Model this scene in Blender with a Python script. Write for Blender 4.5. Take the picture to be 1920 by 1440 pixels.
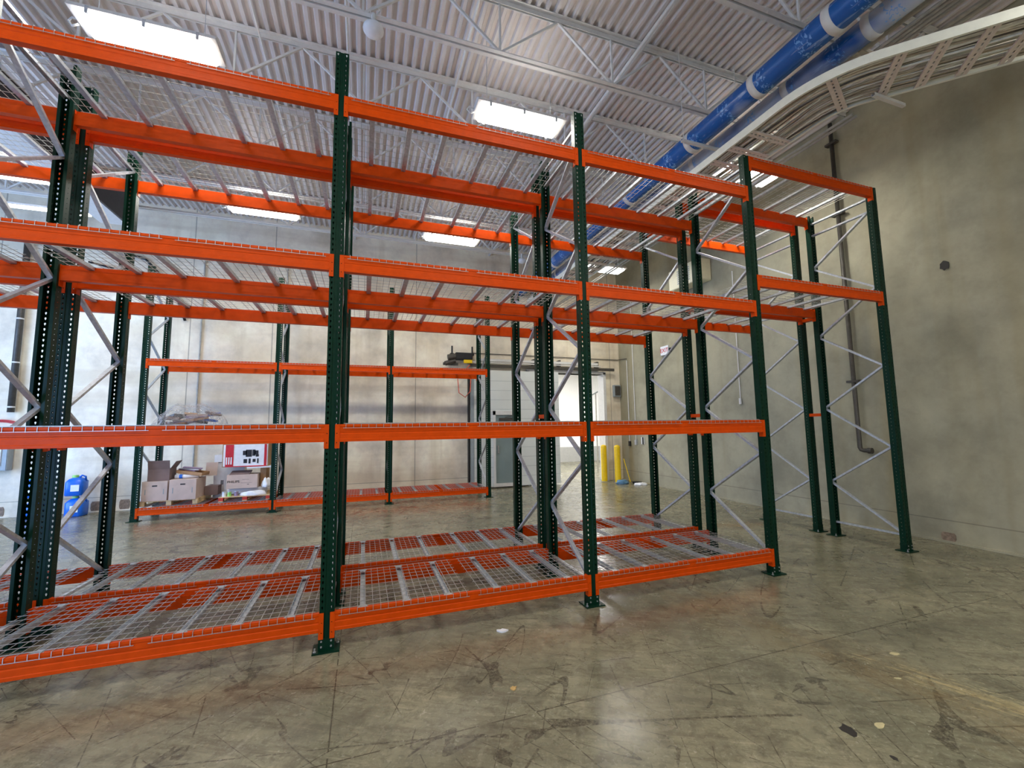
import bpy, bmesh, math, random
from mathutils import Vector, Matrix
random.seed(7)
for o in list(bpy.data.objects): bpy.data.objects.remove(o)
S = bpy.context.scene
COL = S.collection
R = math.radians

# ------------------------------------------------------------------ camera
F_PX, YAW, PITCH, ROLL, EYE = 800.67, 19.1752, 5.7078, -0.7908, 1.828
def make_camera():
    y, p, r = R(YAW), R(PITCH), R(ROLL)
    f = Vector((math.sin(y)*math.cos(p), math.cos(y)*math.cos(p), math.sin(p)))
    rt = Vector((math.cos(y), -math.sin(y), 0)); up = rt.cross(f)
    r2 = rt*math.cos(r)+up*math.sin(r); u2 = -rt*math.sin(r)+up*math.cos(r)
    cd = bpy.data.cameras.new('camera'); c = bpy.data.objects.new('camera', cd); COL.objects.link(c)
    m = Matrix((r2, u2, -f)).transposed().to_4x4(); m.translation = Vector((0, 0, EYE))
    c.matrix_world = m
    cd.sensor_fit = 'HORIZONTAL'; cd.sensor_width = 36; cd.lens = F_PX/1920*36
    cd.clip_start = .02; cd.clip_end = 200
    S.camera = c
make_camera()

# ------------------------------------------------------------------ exposure and world (daylight that comes in at the dock openings)
S.view_settings.view_transform = 'Standard'; S.view_settings.look = 'None'
S.view_settings.gamma = 1; S.view_settings.use_curve_mapping = False
S.view_settings.exposure = 0.0
LAMP_W = 68.0
LENS_E = 7.0
w = bpy.data.worlds.new('overcast_sky'); S.world = w; w.use_nodes = True
bg = w.node_tree.nodes['Background']; bg.inputs[0].default_value = (.32, .54, 1.0, 1); bg.inputs[1].default_value = 12.0

# ------------------------------------------------------------------ materials
def srgb(r, g, b):
    f = lambda c: (c/255/12.92) if c/255 <= .04045 else ((c/255+.055)/1.055)**2.4
    return (f(r), f(g), f(b), 1)
MATS = {}
class NT:
    def __init__(s, name):
        s.m = bpy.data.materials.new(name); s.m.use_nodes = True; s.t = s.m.node_tree
        s.b = s.t.nodes['Principled BSDF']; MATS[name] = s.m
    def n(s, k, **kw):
        n = s.t.nodes.new(k)
        for a, v in kw.items(): setattr(n, a, v)
        return n
    def l(s, a, b): s.t.links.new(a, b)
    def pos(s):
        if not hasattr(s, '_g'): s._g = s.n('ShaderNodeNewGeometry')
        return s._g.outputs['Position']
    def obj(s):
        if not hasattr(s, '_o'): s._o = s.n('ShaderNodeTexCoord')
        return s._o.outputs['Object']
    def noise(s, vec, scale, detail=4, rough=.55, stretch=None, dist=0, loc=None):
        if stretch or loc:
            mp = s.n('ShaderNodeMapping'); s.l(vec, mp.inputs[0])
            if stretch: mp.inputs['Scale'].default_value = stretch
            if loc: mp.inputs['Location'].default_value = loc
            vec = mp.outputs[0]
        t = s.n('ShaderNodeTexNoise'); s.l(vec, t.inputs['Vector'])
        t.inputs['Scale'].default_value = scale; t.inputs['Detail'].default_value = detail
        t.inputs['Roughness'].default_value = rough; t.inputs['Distortion'].default_value = dist
        return t.outputs['Fac']
    def ramp(s, fac, stops):
        r = s.n('ShaderNodeValToRGB'); s.l(fac, r.inputs[0]); e = r.color_ramp.elements
        while len(e) < len(stops): e.new(.5)
        for i, (p, c) in enumerate(stops):
            e[i].position = p; e[i].color = c if len(c) == 4 else (*c, 1)
        return r.outputs[0]
    def g(s, fac, a, b):          # scalar ramp 0..1 between a and b
        m = s.n('ShaderNodeMapRange'); s.l(fac, m.inputs[0]); m.inputs[1].default_value = a; m.inputs[2].default_value = b
        return m.outputs[0]
    def mix(s, fac, a, b, mode='MIX'):
        m = s.n('ShaderNodeMix', data_type='RGBA', blend_type=mode)
        if hasattr(fac, 'links'): s.l(fac, m.inputs[0])
        else: m.inputs[0].default_value = fac
        for v, i in ((a, 6), (b, 7)):
            if hasattr(v, 'links'): s.l(v, m.inputs[i])
            else: m.inputs[i].default_value = v
        return m.outputs[2]
    def math(s, op, a, b=None, c=None):
        m = s.n('ShaderNodeMath', operation=op)
        for v, i in ((a, 0), (b, 1), (c, 2)):
            if v is None: continue
            if hasattr(v, 'links'): s.l(v, m.inputs[i])
            else: m.inputs[i].default_value = v
        return m.outputs[0]
    def xyz(s, v):
        x = s.n('ShaderNodeSeparateXYZ'); s.l(v, x.inputs[0]); return x.outputs
    def bump(s, h, strength=.2, dist=.01):
        b = s.n('ShaderNodeBump'); b.inputs['Strength'].default_value = strength; b.inputs['Distance'].default_value = dist
        s.l(h, b.inputs['Height']); s.l(b.outputs[0], s.b.inputs['Normal'])
    def set(s, **k):
        for a, v in k.items():
            i = s.b.inputs[a.replace('_', ' ')]
            if hasattr(v, 'links'): s.l(v, i)
            else: i.default_value = v
        return s
def paint(name, col, rough=.45, metal=0, var=.12, scale=14, **kw):
    m = NT(name); f = m.noise(m.obj(), scale)
    c2 = (col[0]*(1-var*1.6), col[1]*(1-var*1.6), col[2]*(1-var*1.6), 1); c1 = (min(1, col[0]*(1+var)), min(1, col[1]*(1+var)), min(1, col[2]*(1+var)), 1)
    m.set(Base_Color=m.ramp(f, [(.3, c2), (.7, c1)]), Roughness=rough, Metallic=metal)
    r = m.noise(m.obj(), scale*4); m.set(Roughness=m.math('ADD', m.math('MULTIPLY', r, .15), rough-.07))
    for k, v in kw.items(): m.set(**{k: v})
    return m.m
orange = paint('orange_paint', srgb(212, 72, 5), .36, var=.06, Specular_IOR_Level=.12)
green = paint('green_enamel', srgb(6, 44, 29), .34, var=.12, Specular_IOR_Level=.16)
galv = paint('galvanised_steel', srgb(196, 200, 206), .38, .55, var=.14, scale=30)
wirem = paint('galvanised_wire', srgb(190, 188, 182), .38, .6, var=.1)
white = paint('white_paint', srgb(222, 220, 216), .5, var=.04)
deckm = paint('white_deck_paint', srgb(214, 206, 202), .6, var=.05, scale=3)
cream = paint('cream_enamel', srgb(226, 220, 190), .5, var=.04)
chrome = paint('zinc_bolt', srgb(200, 200, 205), .3, .8)
dark = paint('black_plastic', srgb(24, 24, 26), .5)
darkpipe = paint('dark_steel_pipe', srgb(84, 80, 74), .5, .4)
cond = paint('grey_conduit', srgb(176, 174, 166), .45, .3)
yellow = paint('yellow_paint', srgb(245, 205, 15), .4, var=.05)
brownm = paint('dark_brown_metal', srgb(52, 44, 42), .5)
grey = paint('grey_enamel', srgb(150, 158, 160), .45, var=.05)
slate = paint('grey_door_enamel', srgb(132, 148, 148), .45, var=.05, scale=2)
kraft = paint('kraft_cardboard', srgb(176, 138, 100), .85, var=.1, scale=6)
tan = paint('pale_cardboard', srgb(202, 180, 168), .85, var=.06, scale=6)
mauve = paint('grey_brown_cardboard', srgb(128, 108, 104), .85, var=.08, scale=6)
wood = paint('pale_pine', srgb(214, 186, 140), .75, var=.15, scale=9)
redw = paint('red_painted_wood', srgb(196, 60, 44), .6)
paper = paint('white_paper', srgb(236, 238, 242), .6, var=.04)
redp = paint('red_print', srgb(205, 30, 44), .5)
blackp = paint('black_print', srgb(30, 28, 32), .5)
bluep = paint('blue_plastic', srgb(20, 105, 215), .3, var=.06)
lime = paint('lime_plastic', srgb(160, 225, 120), .4)
lilac = paint('printed_paper', srgb(150, 130, 160), .6, var=.3, scale=40)
cablem = paint('beige_cable_jacket', srgb(226, 218, 204), .55, var=.2, scale=2.5)
railm = paint('tray_rail_paint', srgb(240, 238, 222), .45, var=.03)
tray_m = paint('tray_steel', srgb(232, 218, 206), .5, .0, var=.06)
rustm = paint('brown_patch', srgb(138, 118, 100), .8, var=.25, scale=25)
bluecloth = paint('blue_cloth', srgb(90, 130, 160), .9, var=.2)
pinkm = paint('orange_cord', srgb(232, 110, 84), .5)
leafm = paint('dry_leaf', srgb(196, 160, 100), .8)
oil = paint('dark_grime', srgb(46, 42, 38), .6)
chalk = paint('pale_chips', srgb(196, 184, 140), .8)

def lens(name, col, e):
    m = NT(name); m.set(Base_Color=(.9, .9, .9, 1), Roughness=.3); m.b.inputs['Emission Color'].default_value = col; m.b.inputs['Emission Strength'].default_value = e
    return m.m
lensm = lens('lit_lens', (1, 1, .95, 1), LENS_E); upm = lens('added_top_glow', (1, .97, .9, 1), 17.0)  # upm: glow added above the fixtures to brighten the ceiling

def clear_wrap():
    m = NT('clear_stretch_wrap')
    f = m.noise(m.obj(), 9, 6, .7, stretch=(1, 4, 2), dist=1.2)
    m.set(Base_Color=(.85, .88, .92, 1), Roughness=.12, Alpha=m.g(f, .35, .95)); m.bump(f, .9, .03)
    return m.m
wrapm = clear_wrap()

def blue_film(name, fade):
    m = NT(name); p = m.obj(); x = m.xyz(p)
    n1 = m.noise(p, 1.3, 3, .6, stretch=(1, .8, 1)); n2 = m.noise(p, 22, 2, .7, dist=1.5)
    # repeated maker's marks: pale scribbled glyph patches every half metre on the film
    band = m.math('LESS_THAN', m.math('FRACT', m.math('MULTIPLY', x[1], 1.75)), .3)
    scrib = m.math('MULTIPLY', band, m.math('GREATER_THAN', m.noise(p, 30, 1, .5, stretch=(1, 1, .6), dist=.8), .575))
    base = m.mix(m.g(n1, .62-fade, .82-fade), srgb(24, 92, 168), srgb(190, 198, 214))
    crease = m.g(m.noise(p, 6, 3, .6, stretch=(3, .4, 3)), .62, .7)
    c = m.mix(m.math('MULTIPLY', scrib, .75), base, srgb(120, 175, 230))
    c = m.mix(m.math('MULTIPLY', crease, .5), c, srgb(170, 195, 225))
    m.set(Base_Color=c, Roughness=.22); m.bump(n2, .25, .01)
    return m.m
film_a = blue_film('blue_wrapped_film', .02); film_b = blue_film('faded_blue_film', .28)

def concrete_floor():
    m = NT('polished_concrete_floor'); p = m.pos(); x = m.xyz(p)
    a = m.noise(p, .9, 6, .62); b = m.noise(p, 5, 6, .65, dist=.6)
    c = m.ramp(a, [(.3, srgb(112, 110, 90)), (.5, srgb(134, 130, 106)), (.7, srgb(156, 149, 122))])
    c = m.mix(m.math('MULTIPLY', m.g(b, .48, .72), .55), c, srgb(100, 96, 80))
    # long drag streaks
    mp = m.n('ShaderNodeMapping'); m.l(p, mp.inputs[0]); mp.inputs['Rotation'].default_value = (0, 0, R(28)); 
    st = m.noise(mp.outputs[0], 3.2, 5, .7, stretch=(.35, 3.2, 1))
    c = m.mix(m.math('MULTIPLY', m.g(st, .5, .66), .55), c, srgb(90, 84, 68))
    fs = m.noise(mp.outputs[0], 11, 5, .75, stretch=(.25, 2.6, 1), loc=(2, 7, 0))
    c = m.mix(m.math('MULTIPLY', m.g(fs, .56, .68), .5), c, srgb(72, 66, 52))
    c = m.mix(m.math('MULTIPLY', m.g(fs, .44, .34), .35), c, srgb(176, 168, 140))
    st2 = m.noise(mp.outputs[0], 3.0, 5, .7, stretch=(3.2, .35, 1), loc=(5, 2, 0))
    c = m.mix(m.math('MULTIPLY', m.g(st2, .56, .74), .4), c, srgb(174, 168, 146))
    # hairline scratches
    for sc, rot, th in ((1.2, 15, .006), (1.8, 75, .006), (1.1, -35, .006), (2.4, 50, .006), (2.0, -60, .005)):
        mm = m.n('ShaderNodeMapping'); m.l(p, mm.inputs[0]); mm.inputs['Rotation'].default_value = (0, 0, R(rot)); mm.inputs['Location'].default_value = (rot, rot*.3, 0)
        f = m.noise(mm.outputs[0], sc, .3, .4, stretch=(.22, 1.9, 1))
        ln = m.math('LESS_THAN', m.math('ABSOLUTE', m.math('SUBTRACT', f, .5)), th*.9)
        brk = m.math('MULTIPLY', m.math('GREATER_THAN', m.noise(p, 1.9, 2, .5, loc=(rot, 0, 0)), .5), m.g(m.noise(p, 30, 3, .7), .3, .6))
        c = m.mix(m.math('MULTIPLY', m.math('MULTIPLY', ln, brk), .85), c, srgb(60, 54, 44))
    # yellowish scraped strip and rusty smears
    def blob(cx, cy, rx, ry, rot):
        mm = m.n('ShaderNodeMapping', vector_type='POINT'); m.l(p, mm.inputs[0])
        cr, sr = math.cos(-rot), math.sin(-rot)
        mm.inputs['Rotation'].default_value = (0, 0, -rot)
        mm.inputs['Location'].default_value = (-(cx*cr-cy*sr), -(cx*sr+cy*cr), 0)
        q = m.xyz(mm.outputs[0])
        d = m.math('SQRT', m.math('ADD', m.math('POWER', m.math('DIVIDE', q[0], rx), 2.), m.math('POWER', m.math('DIVIDE', q[1], ry), 2.)))
        return d, mm.outputs[0]
    d, q = blob(3.95, 1.75, .95, .2, R(-68))
    sn = m.noise(q, 6, 5, .75, stretch=(.5, 5, 1))
    msk = m.math('GREATER_THAN', m.math('SUBTRACT', sn, m.math('MULTIPLY', d, .17)), .44)
    c = m.mix(m.math('MULTIPLY', msk, .6), c, srgb(206, 190, 140))
    d2, q2 = blob(3.6, 2.4, 2.2, .35, R(-75))
    c = m.mix(m.math('MULTIPLY', m.g(m.math('SUBTRACT', m.noise(q2, 2.5, 5, .7, stretch=(.6, 2, 1)), m.math('MULTIPLY', d2, .22)), .22, .6), .55), c, srgb(120, 98, 62))
    d3, q3 = blob(6.4, 6.2, .55, .3, 0)
    c = m.mix(m.g(m.math('SUBTRACT', m.noise(q3, 3, 5, .7), m.math('MULTIPLY', d3, .25)), .2, .5), c, srgb(128, 106, 70))
    # saw-cut joints
    j = m.math('LESS_THAN', m.math('ABSOLUTE', m.math('SUBTRACT', m.math('FRACT', m.math('DIVIDE', m.math('ADD', x[1], 2.99), 3.82)), .5)), .0011)
    jx = m.math('LESS_THAN', m.math('ABSOLUTE', m.math('SUBTRACT', m.math('FRACT', m.math('DIVIDE', m.math('ADD', x[0], 9.7), 3.82*1.666)), .5)), .00065)
    jj = m.math('MAXIMUM', j, jx)
    jj = m.math('MULTIPLY', jj, m.math('GREATER_THAN', m.noise(p, 9, 2), .36))
    c = m.mix(m.math('MULTIPLY', jj, .8), c, srgb(58, 50, 38))
    rg = m.math('ADD', m.math('MULTIPLY', m.noise(p, 2.2, 5, .65), .3), .11)
    fm = m.noise(p, 14, 6, .75, stretch=(1, 1, 1), dist=.8)
    c = m.mix(m.math('MULTIPLY', m.g(fm, .48, .64), .5), c, srgb(80, 76, 60))
    fl = m.noise(p, 38, 4, .7)
    c = m.mix(m.math('MULTIPLY', m.g(fl, .56, .7), .45), c, srgb(176, 172, 152))
    dk = m.noise(p, 2.4, 5, .7, loc=(9, 1, 0))
    c = m.mix(m.math('MULTIPLY', m.g(dk, .52, .66), .5), c, srgb(78, 74, 62))
    m.set(Base_Color=c, Roughness=rg, Specular_IOR_Level=.62)
    m.bump(m.math('ADD', b, m.math('MULTIPLY', st, .6)), .035, .006)
    return m.m
floorm = concrete_floor()

def concrete_wall(name, base, streaks=True, axis=1, warm=.0, courses=False, seams=()):
    m = NT(name); p = m.pos(); x = m.xyz(p)
    a = m.noise(p, .8, 6, .65); b = m.noise(p, 3.5, 7, .7, dist=.4)
    k = lambda s: (base[0]*s, base[1]*s, base[2]*s)
    c = m.ramp(a, [(.32, srgb(*k(.86))), (.5, srgb(*base)), (.68, srgb(*[min(255, v) for v in k(1.09)]))])
    c = m.mix(m.math('MULTIPLY', m.g(b, .5, .78), .35), c, srgb(*k(.78)))
    if streaks:
        st = m.noise(p, 1.0, 4, .6, stretch=(1, 1, .09), loc=(3, 1.3, 0))
        c = m.mix(m.math('MULTIPLY', m.g(st, .54, .72), .55), c, srgb(*[base[0]*.86, base[1]*.8, base[2]*.64]))
        st2 = m.noise(p, 1.5, 5, .6, stretch=(1, 1, .07), loc=(8, 4, 0))
        c = m.mix(m.math('MULTIPLY', m.g(st2, .58, .76), .35), c, srgb(*[min(255, v*1.12) for v in base]))
    if courses:
        h = m.noise(p, 1.0, 4, .6, stretch=(.12, .12, 1.6))
        c = m.mix(m.math('MULTIPLY', m.g(h, .52, .66), .4), c, srgb(*[base[0]*.84, base[1]*.8, base[2]*.74]))
        v = m.noise(p, 2.2, 3, .6, stretch=(1, 1, .1), loc=(2, 2, 0))
        c = m.mix(m.math('MULTIPLY', m.g(v, .56, .7), .35), c, srgb(*[base[0]*.8, base[1]*.76, base[2]*.68]))
    if warm:
        wv = m.noise(p, .8, 5, .6, loc=(4, 4, 4))
        c = m.mix(m.math('MULTIPLY', m.g(wv, .5, .68), warm), c, srgb(198, 178, 128))
    sp = m.noise(p, 16, 4, .7)
    c = m.mix(m.math('MULTIPLY', m.math('GREATER_THAN', sp, .735), .35), c, srgb(120, 108, 80))
    ln = None
    for s in seams:
        t = m.math('LESS_THAN', m.math('ABSOLUTE', m.math('SUBTRACT', x[axis], s)), .012)
        ln = t if ln is None else m.math('MAXIMUM', ln, t)
    hz = m.math('LESS_THAN', m.math('ABSOLUTE', m.math('SUBTRACT', x[2], .33)), .008)
    ln = hz if ln is None else m.math('MAXIMUM', ln, hz)
    c = m.mix(m.math('MULTIPLY', ln, .5), c, srgb(90, 84, 74))
    m.set(Base_Color=c, Roughness=.75); m.bump(b, .25, .015)
    return m.m
wall_r_m = concrete_wall('right_wall_concrete', (162, 156, 132), True, 1, 0, seams=(7.1,))
wall_b_m = concrete_wall('back_wall_concrete', (240, 228, 206), False, 0, .25, True, seams=(-7.9, -4.2, -2.35, 1.42, 8.0))
wall_o_m = concrete_wall('plain_wall_concrete', (190, 188, 180), False, 0)
wall_n_m = paint('next_room_wall', srgb(244, 244, 244), .6, var=.02)
wall_d_m = paint('next_room_dado', srgb(176, 176, 174), .6, var=.04)

# ------------------------------------------------------------------ mesh helpers
def box(bm, x0, x1, y0, y1, z0, z1):
    v = [bm.verts.new((x, y, z)) for z in (z0, z1) for y in (y0, y1) for x in (x0, x1)]
    for a, b, c, d in ((0, 2, 3, 1), (4, 5, 7, 6), (0, 1, 5, 4), (2, 6, 7, 3), (0, 4, 6, 2), (1, 3, 7, 5)):
        bm.faces.new((v[a], v[b], v[c], v[d]))
def frame_of(d):
    d = d.normalized(); u = Vector((0, 0, 1)) if abs(d.z) < .95 else Vector((0, 1, 0))
    a = d.cross(u).normalized(); return a, a.cross(d).normalized()
def tube(bm, pts, r, n=8, cap=True):
    pts = [Vector(p) for p in pts]; rings = []
    for i, p in enumerate(pts):
        d = (pts[min(i+1, len(pts)-1)]-pts[max(i-1, 0)])
        a, b = frame_of(d)
        if rings and a.dot(pa) < 0: a, b = -a, -b
        pa = a
        rr = r[i] if isinstance(r, (list, tuple)) else r
        rings.append([bm.verts.new(p+a*rr*math.cos(2*math.pi*k/n+math.pi/n)+b*rr*math.sin(2*math.pi*k/n+math.pi/n)) for k in range(n)])
    for q, s in zip(rings, rings[1:]):
        for k in range(n): bm.faces.new((q[k], q[(k+1) % n], s[(k+1) % n], s[k]))
    if cap: bm.faces.new(rings[0][::-1]); bm.faces.new(rings[-1])
def extrude_profile(bm, prof, p0, p1, ax, ay, closed=True):
    """prof: 2D points spanned by ax, ay, swept from p0 to p1"""
    p0, p1, ax, ay = Vector(p0), Vector(p1), Vector(ax), Vector(ay)
    A = [bm.verts.new(p0+ax*u+ay*v) for u, v in prof]; B = [bm.verts.new(p1+ax*u+ay*v) for u, v in prof]
    n = len(prof)
    for k in range(n if closed else n-1): bm.faces.new((A[k], A[(k+1) % n], B[(k+1) % n], B[k]))
    if closed: bm.faces.new(A[::-1]); bm.faces.new(B)
def mesh(name, bm, mat, smooth=False, bevel=0):
    if bevel: bmesh.ops.bevel(bm, geom=list(bm.edges), offset=bevel, segments=2, affect='EDGES', clamp_overlap=True)
    bmesh.ops.recalc_face_normals(bm, faces=bm.faces)
    me = bpy.data.meshes.new(name); bm.to_mesh(me); bm.free()
    for m in (mat if isinstance(mat, (list, tuple)) else [mat]): me.materials.append(m)
    if smooth:
        for f in me.polygons: f.use_smooth = True
    return me
def obj(name, me, parent=None, loc=(0, 0, 0), rot=(0, 0, 0), **tags):
    o = bpy.data.objects.new(name, me); COL.objects.link(o)
    o.parent = parent; o.location = loc; o.rotation_euler = rot
    for k, v in tags.items(): o[k] = v
    return o
def ob(name, bm, mat, parent=None, loc=(0, 0, 0), rot=(0, 0, 0), smooth=False, bevel=0, **tags):
    return obj(name, mesh(name, bm, mat, smooth, bevel), parent, loc, rot, **tags)
def thing(name, label, cat, loc=(0, 0, 0), rotz=0, group=None):
    o = bpy.data.objects.new(name, None); COL.objects.link(o); o.location = loc; o.rotation_euler = (0, 0, rotz)
    o.empty_display_size = .1
    o['label'] = label; o['category'] = cat
    if group: o['group'] = group
    return o
def copy_tree(o, parent=None):
    c = o.copy(); COL.objects.link(c); c.parent = parent
    for ch in list(o.children): copy_tree(ch, c)
    return c
def B(): return bmesh.new()

# ------------------------------------------------------------------ dimensions
XR, YB, XL, YF, ZD = 8.37, 12.7, -10.2, -5.0, 7.55     # right wall, back wall, left wall, front wall, roof deck underside
W, PITCHX, DEP, GAP, YA = .115, 2.515, 1.039, .213, 4.046
XP = {-2: -5.287, -1: -2.772, 0: -.257, 1: 2.258, 2: 4.773, 3: 7.304}
YBR = YA+DEP+GAP
Z0, Z1, Z2, Z3, Z2T, Z3T, ZT, BH = .307, 1.870, 3.402, 4.958, 3.754, 5.391, 5.409, .152
YC, XC, PC, ZC1, ZC0 = 10.968, -4.396, 2.511, 3.372, .269

# ------------------------------------------------------------------ the room
b = B(); box(b, XL-.3, XR+.3, YF-.3, YB, -.15, 0); ob('floor', b, floorm, kind='structure')
b = B(); box(b, 2.5, 13, YB, 20.3, -.15, 0); ob('floor', b, floorm, kind='structure')
b = B(); box(b, XR, XR+.25, YF-.3, YB, 0, 7.9); ob('wall_right', b, wall_r_m, kind='structure')
b = B()                                                          # back wall with the cooler opening
OX0, OX1, OZ = 4.95, 7.74, 3.56
box(b, XL-.3, OX0, YB, YB+.3, 0, 7.9); box(b, OX1, XR+.25, YB, YB+.3, 0, 7.9); box(b, OX0, OX1, YB, YB+.3, OZ, 7.9)
ob('wall_back', b, wall_b_m, kind='structure')
b = B()                                                          # left wall: open dock door
box(b, XL-.3, XL, YF-.3, 5.6, 0, 7.9); box(b, XL-.3, XL, 10.4, YB, 0, 7.9); box(b, XL-.3, XL, 5.6, 10.4, 4.6, 7.9)
ob('wall_left', b, wall_o_m, kind='structure')
b = B()                                                          # wall behind the photographer: two dock doors
DX = [(-9.2, -5.6)]
xs = [XL]+[v for d in DX for v in d]+[XR]
for i in range(0, len(xs), 2): box(b, xs[i], xs[i+1], YF-.3, YF, 0, 7.9)
for d in DX: box(b, d[0], d[1], YF-.3, YF, 3.6, 7.9)
ob('wall_front', b, wall_o_m, kind='structure')
def portal(loc, rot, sx, sy):
    ld = bpy.data.lights.new('daylight_opening', 'AREA'); ld.shape = 'RECTANGLE'; ld.size = sx; ld.size_y = sy; ld.cycles.is_portal = True
    lo = bpy.data.objects.new('daylight_opening', ld); COL.objects.link(lo); lo.location = loc; lo.rotation_euler = rot
portal((XL-.15, 8.0, 2.3), (0, R(-90), 0), 4.6, 4.8)
portal((-7.4, YF-.15, 1.8), (R(90), 0, 0), 3.6, 3.6)
# next room, seen through the opening
b = B(); box(b, 2.5, 13, 20.0, 20.3, 0, 4.6); ob('wall_far', b, wall_n_m, kind='structure')
b = B(); box(b, 2.5, 13, 19.97, 20.0, 0, .75); ob('trim_1', b, wall_d_m, kind='structure')
b = B(); box(b, 2.2, 2.5, YB+.3, 20.3, 0, 4.6); box(b, 13, 13.3, YB+.3, 20.3, 0, 4.6); box(b, XR+.25, 13.3, YB, YB+.3, 0, 4.6); ob('wall_side', b, wall_n_m, kind='structure')
b = B(); box(b, 2.2, 13.3, YB+.3, 20.3, 4.6, 4.7); ob('ceiling', b, wall_n_m, kind='structure')
# corrugated roof deck, flutes run front to back
b = B(); pit, x = .137, XL
prev = None
prof = []
while x < XR+.2:
    prof += [(x, ZD), (x+.045, ZD), (x+.066, ZD+.05), (x+.116, ZD+.05)]; x += pit
lo = [b.verts.new((u, YF-.3, v)) for u, v in prof]; hi = [b.verts.new((u, YB+.2, v)) for u, v in prof]
for k in range(len(prof)-1): b.faces.new((lo[k], lo[k+1], hi[k+1], hi[k]))
lo2 = [b.verts.new((u, YF-.3, ZD+.1)) for u in (XL-.3, XR+.3)]; hi2 = [b.verts.new((u, YB+.3, ZD+.1)) for u in (XL-.3, XR+.3)]
b.faces.new((lo2[0], lo2[1], hi2[1], hi2[0]))
ob('ceiling', b, deckm, kind='structure')

# ------------------------------------------------------------------ roof joists
def joist_parts():
    L0, L1 = XL+.02, XR-.02
    def dbl(z0, z1):
        b = B()
        for s in (-1, 1):
            extrude_profile(b, [(s*.014, 0), (s*.068, 0), (s*.068, .008), (s*.022, .008), (s*.022, z1-z0), (s*.014, z1-z0)], (L0, 0, z0), (6.87, 0, z0), (0, 1, 0), (0, 0, 1))
        return b
    top = B()
    for s in (-1, 1):
        extrude_profile(top, [(s*.014, 0), (s*.022, 0), (s*.022, .064), (s*.075, .064), (s*.075, .072), (s*.014, .072)], (L0, 0, ZD-.072), (L1, 0, ZD-.072), (0, 1, 0), (0, 0, 1))
    return mesh('top_chord', top, white), mesh('bottom_chord', dbl(6.73, 6.79), white)
JT, JB = joist_parts()
def bar_mesh(name, d, w_, h_, mat, prof=None):
    b = B(); d = Vector(d); a, c = frame_of(d)
    extrude_profile(b, prof or [(-w_/2, -h_/2), (w_/2, -h_/2), (w_/2, h_/2), (-w_/2, h_/2)], (0, 0, 0), d, a, c)
    return mesh(name, b, mat)
WU = bar_mesh('web_member', (.86, 0, .72), .03, .03, white); WD = bar_mesh('web_member', (.86, 0, -.72), .03, .03, white)
WV = bar_mesh('web_member', (0, 0, .72), .026, .026, white)
JY = [3.4+1.55*k for k in range(-3, 7)]
jlab = {3.4: 'white steel roof joist nearest the camera, crossing above the blue ducts at top right',
        4.95: 'white open-web roof joist carrying the round white dome',
        6.5: 'white roof joist just behind the two nearest big lights',
        8.05: 'white roof joist third in line behind the dome, seen through the top decks',
        9.6: 'white roof joist directly above the row of far lights',
        11.15: 'white roof joist closest to the back wall, behind the far lights'}
for yj in JY:
    yj = round(yj, 2)
    if yj > 12.4: continue
    t = thing('roof_joist', jlab.get(yj, 'white roof joist overhead, %s' % {1.85: 'just in front of the camera position', .3: 'directly above the camera position', -1.25: 'behind the camera position'}.get(yj, 'out of view')), 'roof joist', (0, yj, 0), 0, 'open-web roof joists')
    obj('top_chord', JT, t); obj('bottom_chord', JB, t)
    k = -7
    while True:
        xb = 1.62+1.72*k
        if xb+.9 > XR: break
        if xb-.86 > XL:
            obj('web_member', WU, t, (xb, 0, 6.77)); obj('web_member', WD, t, (xb-.86, 0, 7.49)); obj('web_member', WV, t, (xb, 0, 6.77))
        k += 1

# ------------------------------------------------------------------ ceiling lights
def make_light():
    t = thing('ceiling_light', '', 'ceiling light', (0, 0, 0), 0, 'linear high-bay lights')
    L, Wd = 1.36, .42
    b = B(); 
    extrude_profile(b, [(-Wd/2, 0), (Wd/2, 0), (Wd/2-.02, .05), (Wd/2-.09, .1), (-Wd/2+.09, .1), (-Wd/2+.02, .05)], (-L/2, 0, 0), (L/2, 0, 0), (0, 1, 0), (0, 0, 1))
    ob('housing', b, white, t, bevel=.006)
    b = B(); box(b, -L/2+.07, L/2-.07, -Wd/2+.03, Wd/2-.03, -.055, .0); ob('diffuser', b, lensm, t, bevel=.018)
    b = B(); box(b, -.014, .014, -.008, .008, -.05, .03); clip = mesh('clip', b, galv)
    for sx in (-.5, 0, .5):
        for sy in (-1, 1): obj('clip', clip, t, (sx, sy*(Wd/2-.012), 0))
    b = B(); box(b, -.5, .5, -.05, .05, .1, .12); ob('added_uplight', b, upm, t)  # added glowing strip on the opaque housing, throws extra light onto the roof deck
    for sx in (-1, 1):
        b = B(); tube(b, [(sx*.5, 0, .1), (sx*.5, 0, ZD-6.3)], .004, 5); ob('hanger_wire', b, galv, t)
    b = B(); tube(b, [(-L/2, .05, .05), (-L/2-.07, .06, .07), (-L/2-.1, .06, .02), (-L/2-.06, .05, -.04), (-L/2, .04, -.01)], .012, 8); ob('power_cord', b, white, t, smooth=True)
    ld = bpy.data.lights.new('lamp_glow', 'AREA'); ld.shape = 'RECTANGLE'; ld.size = 1.2; ld.size_y = .34; ld.energy = LAMP_W
    ld.color = (1, .97, .88)
    lo = bpy.data.objects.new('lamp_glow', ld); COL.objects.link(lo); lo.parent = t; lo.location = (0, 0, -.06)
    return t
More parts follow.
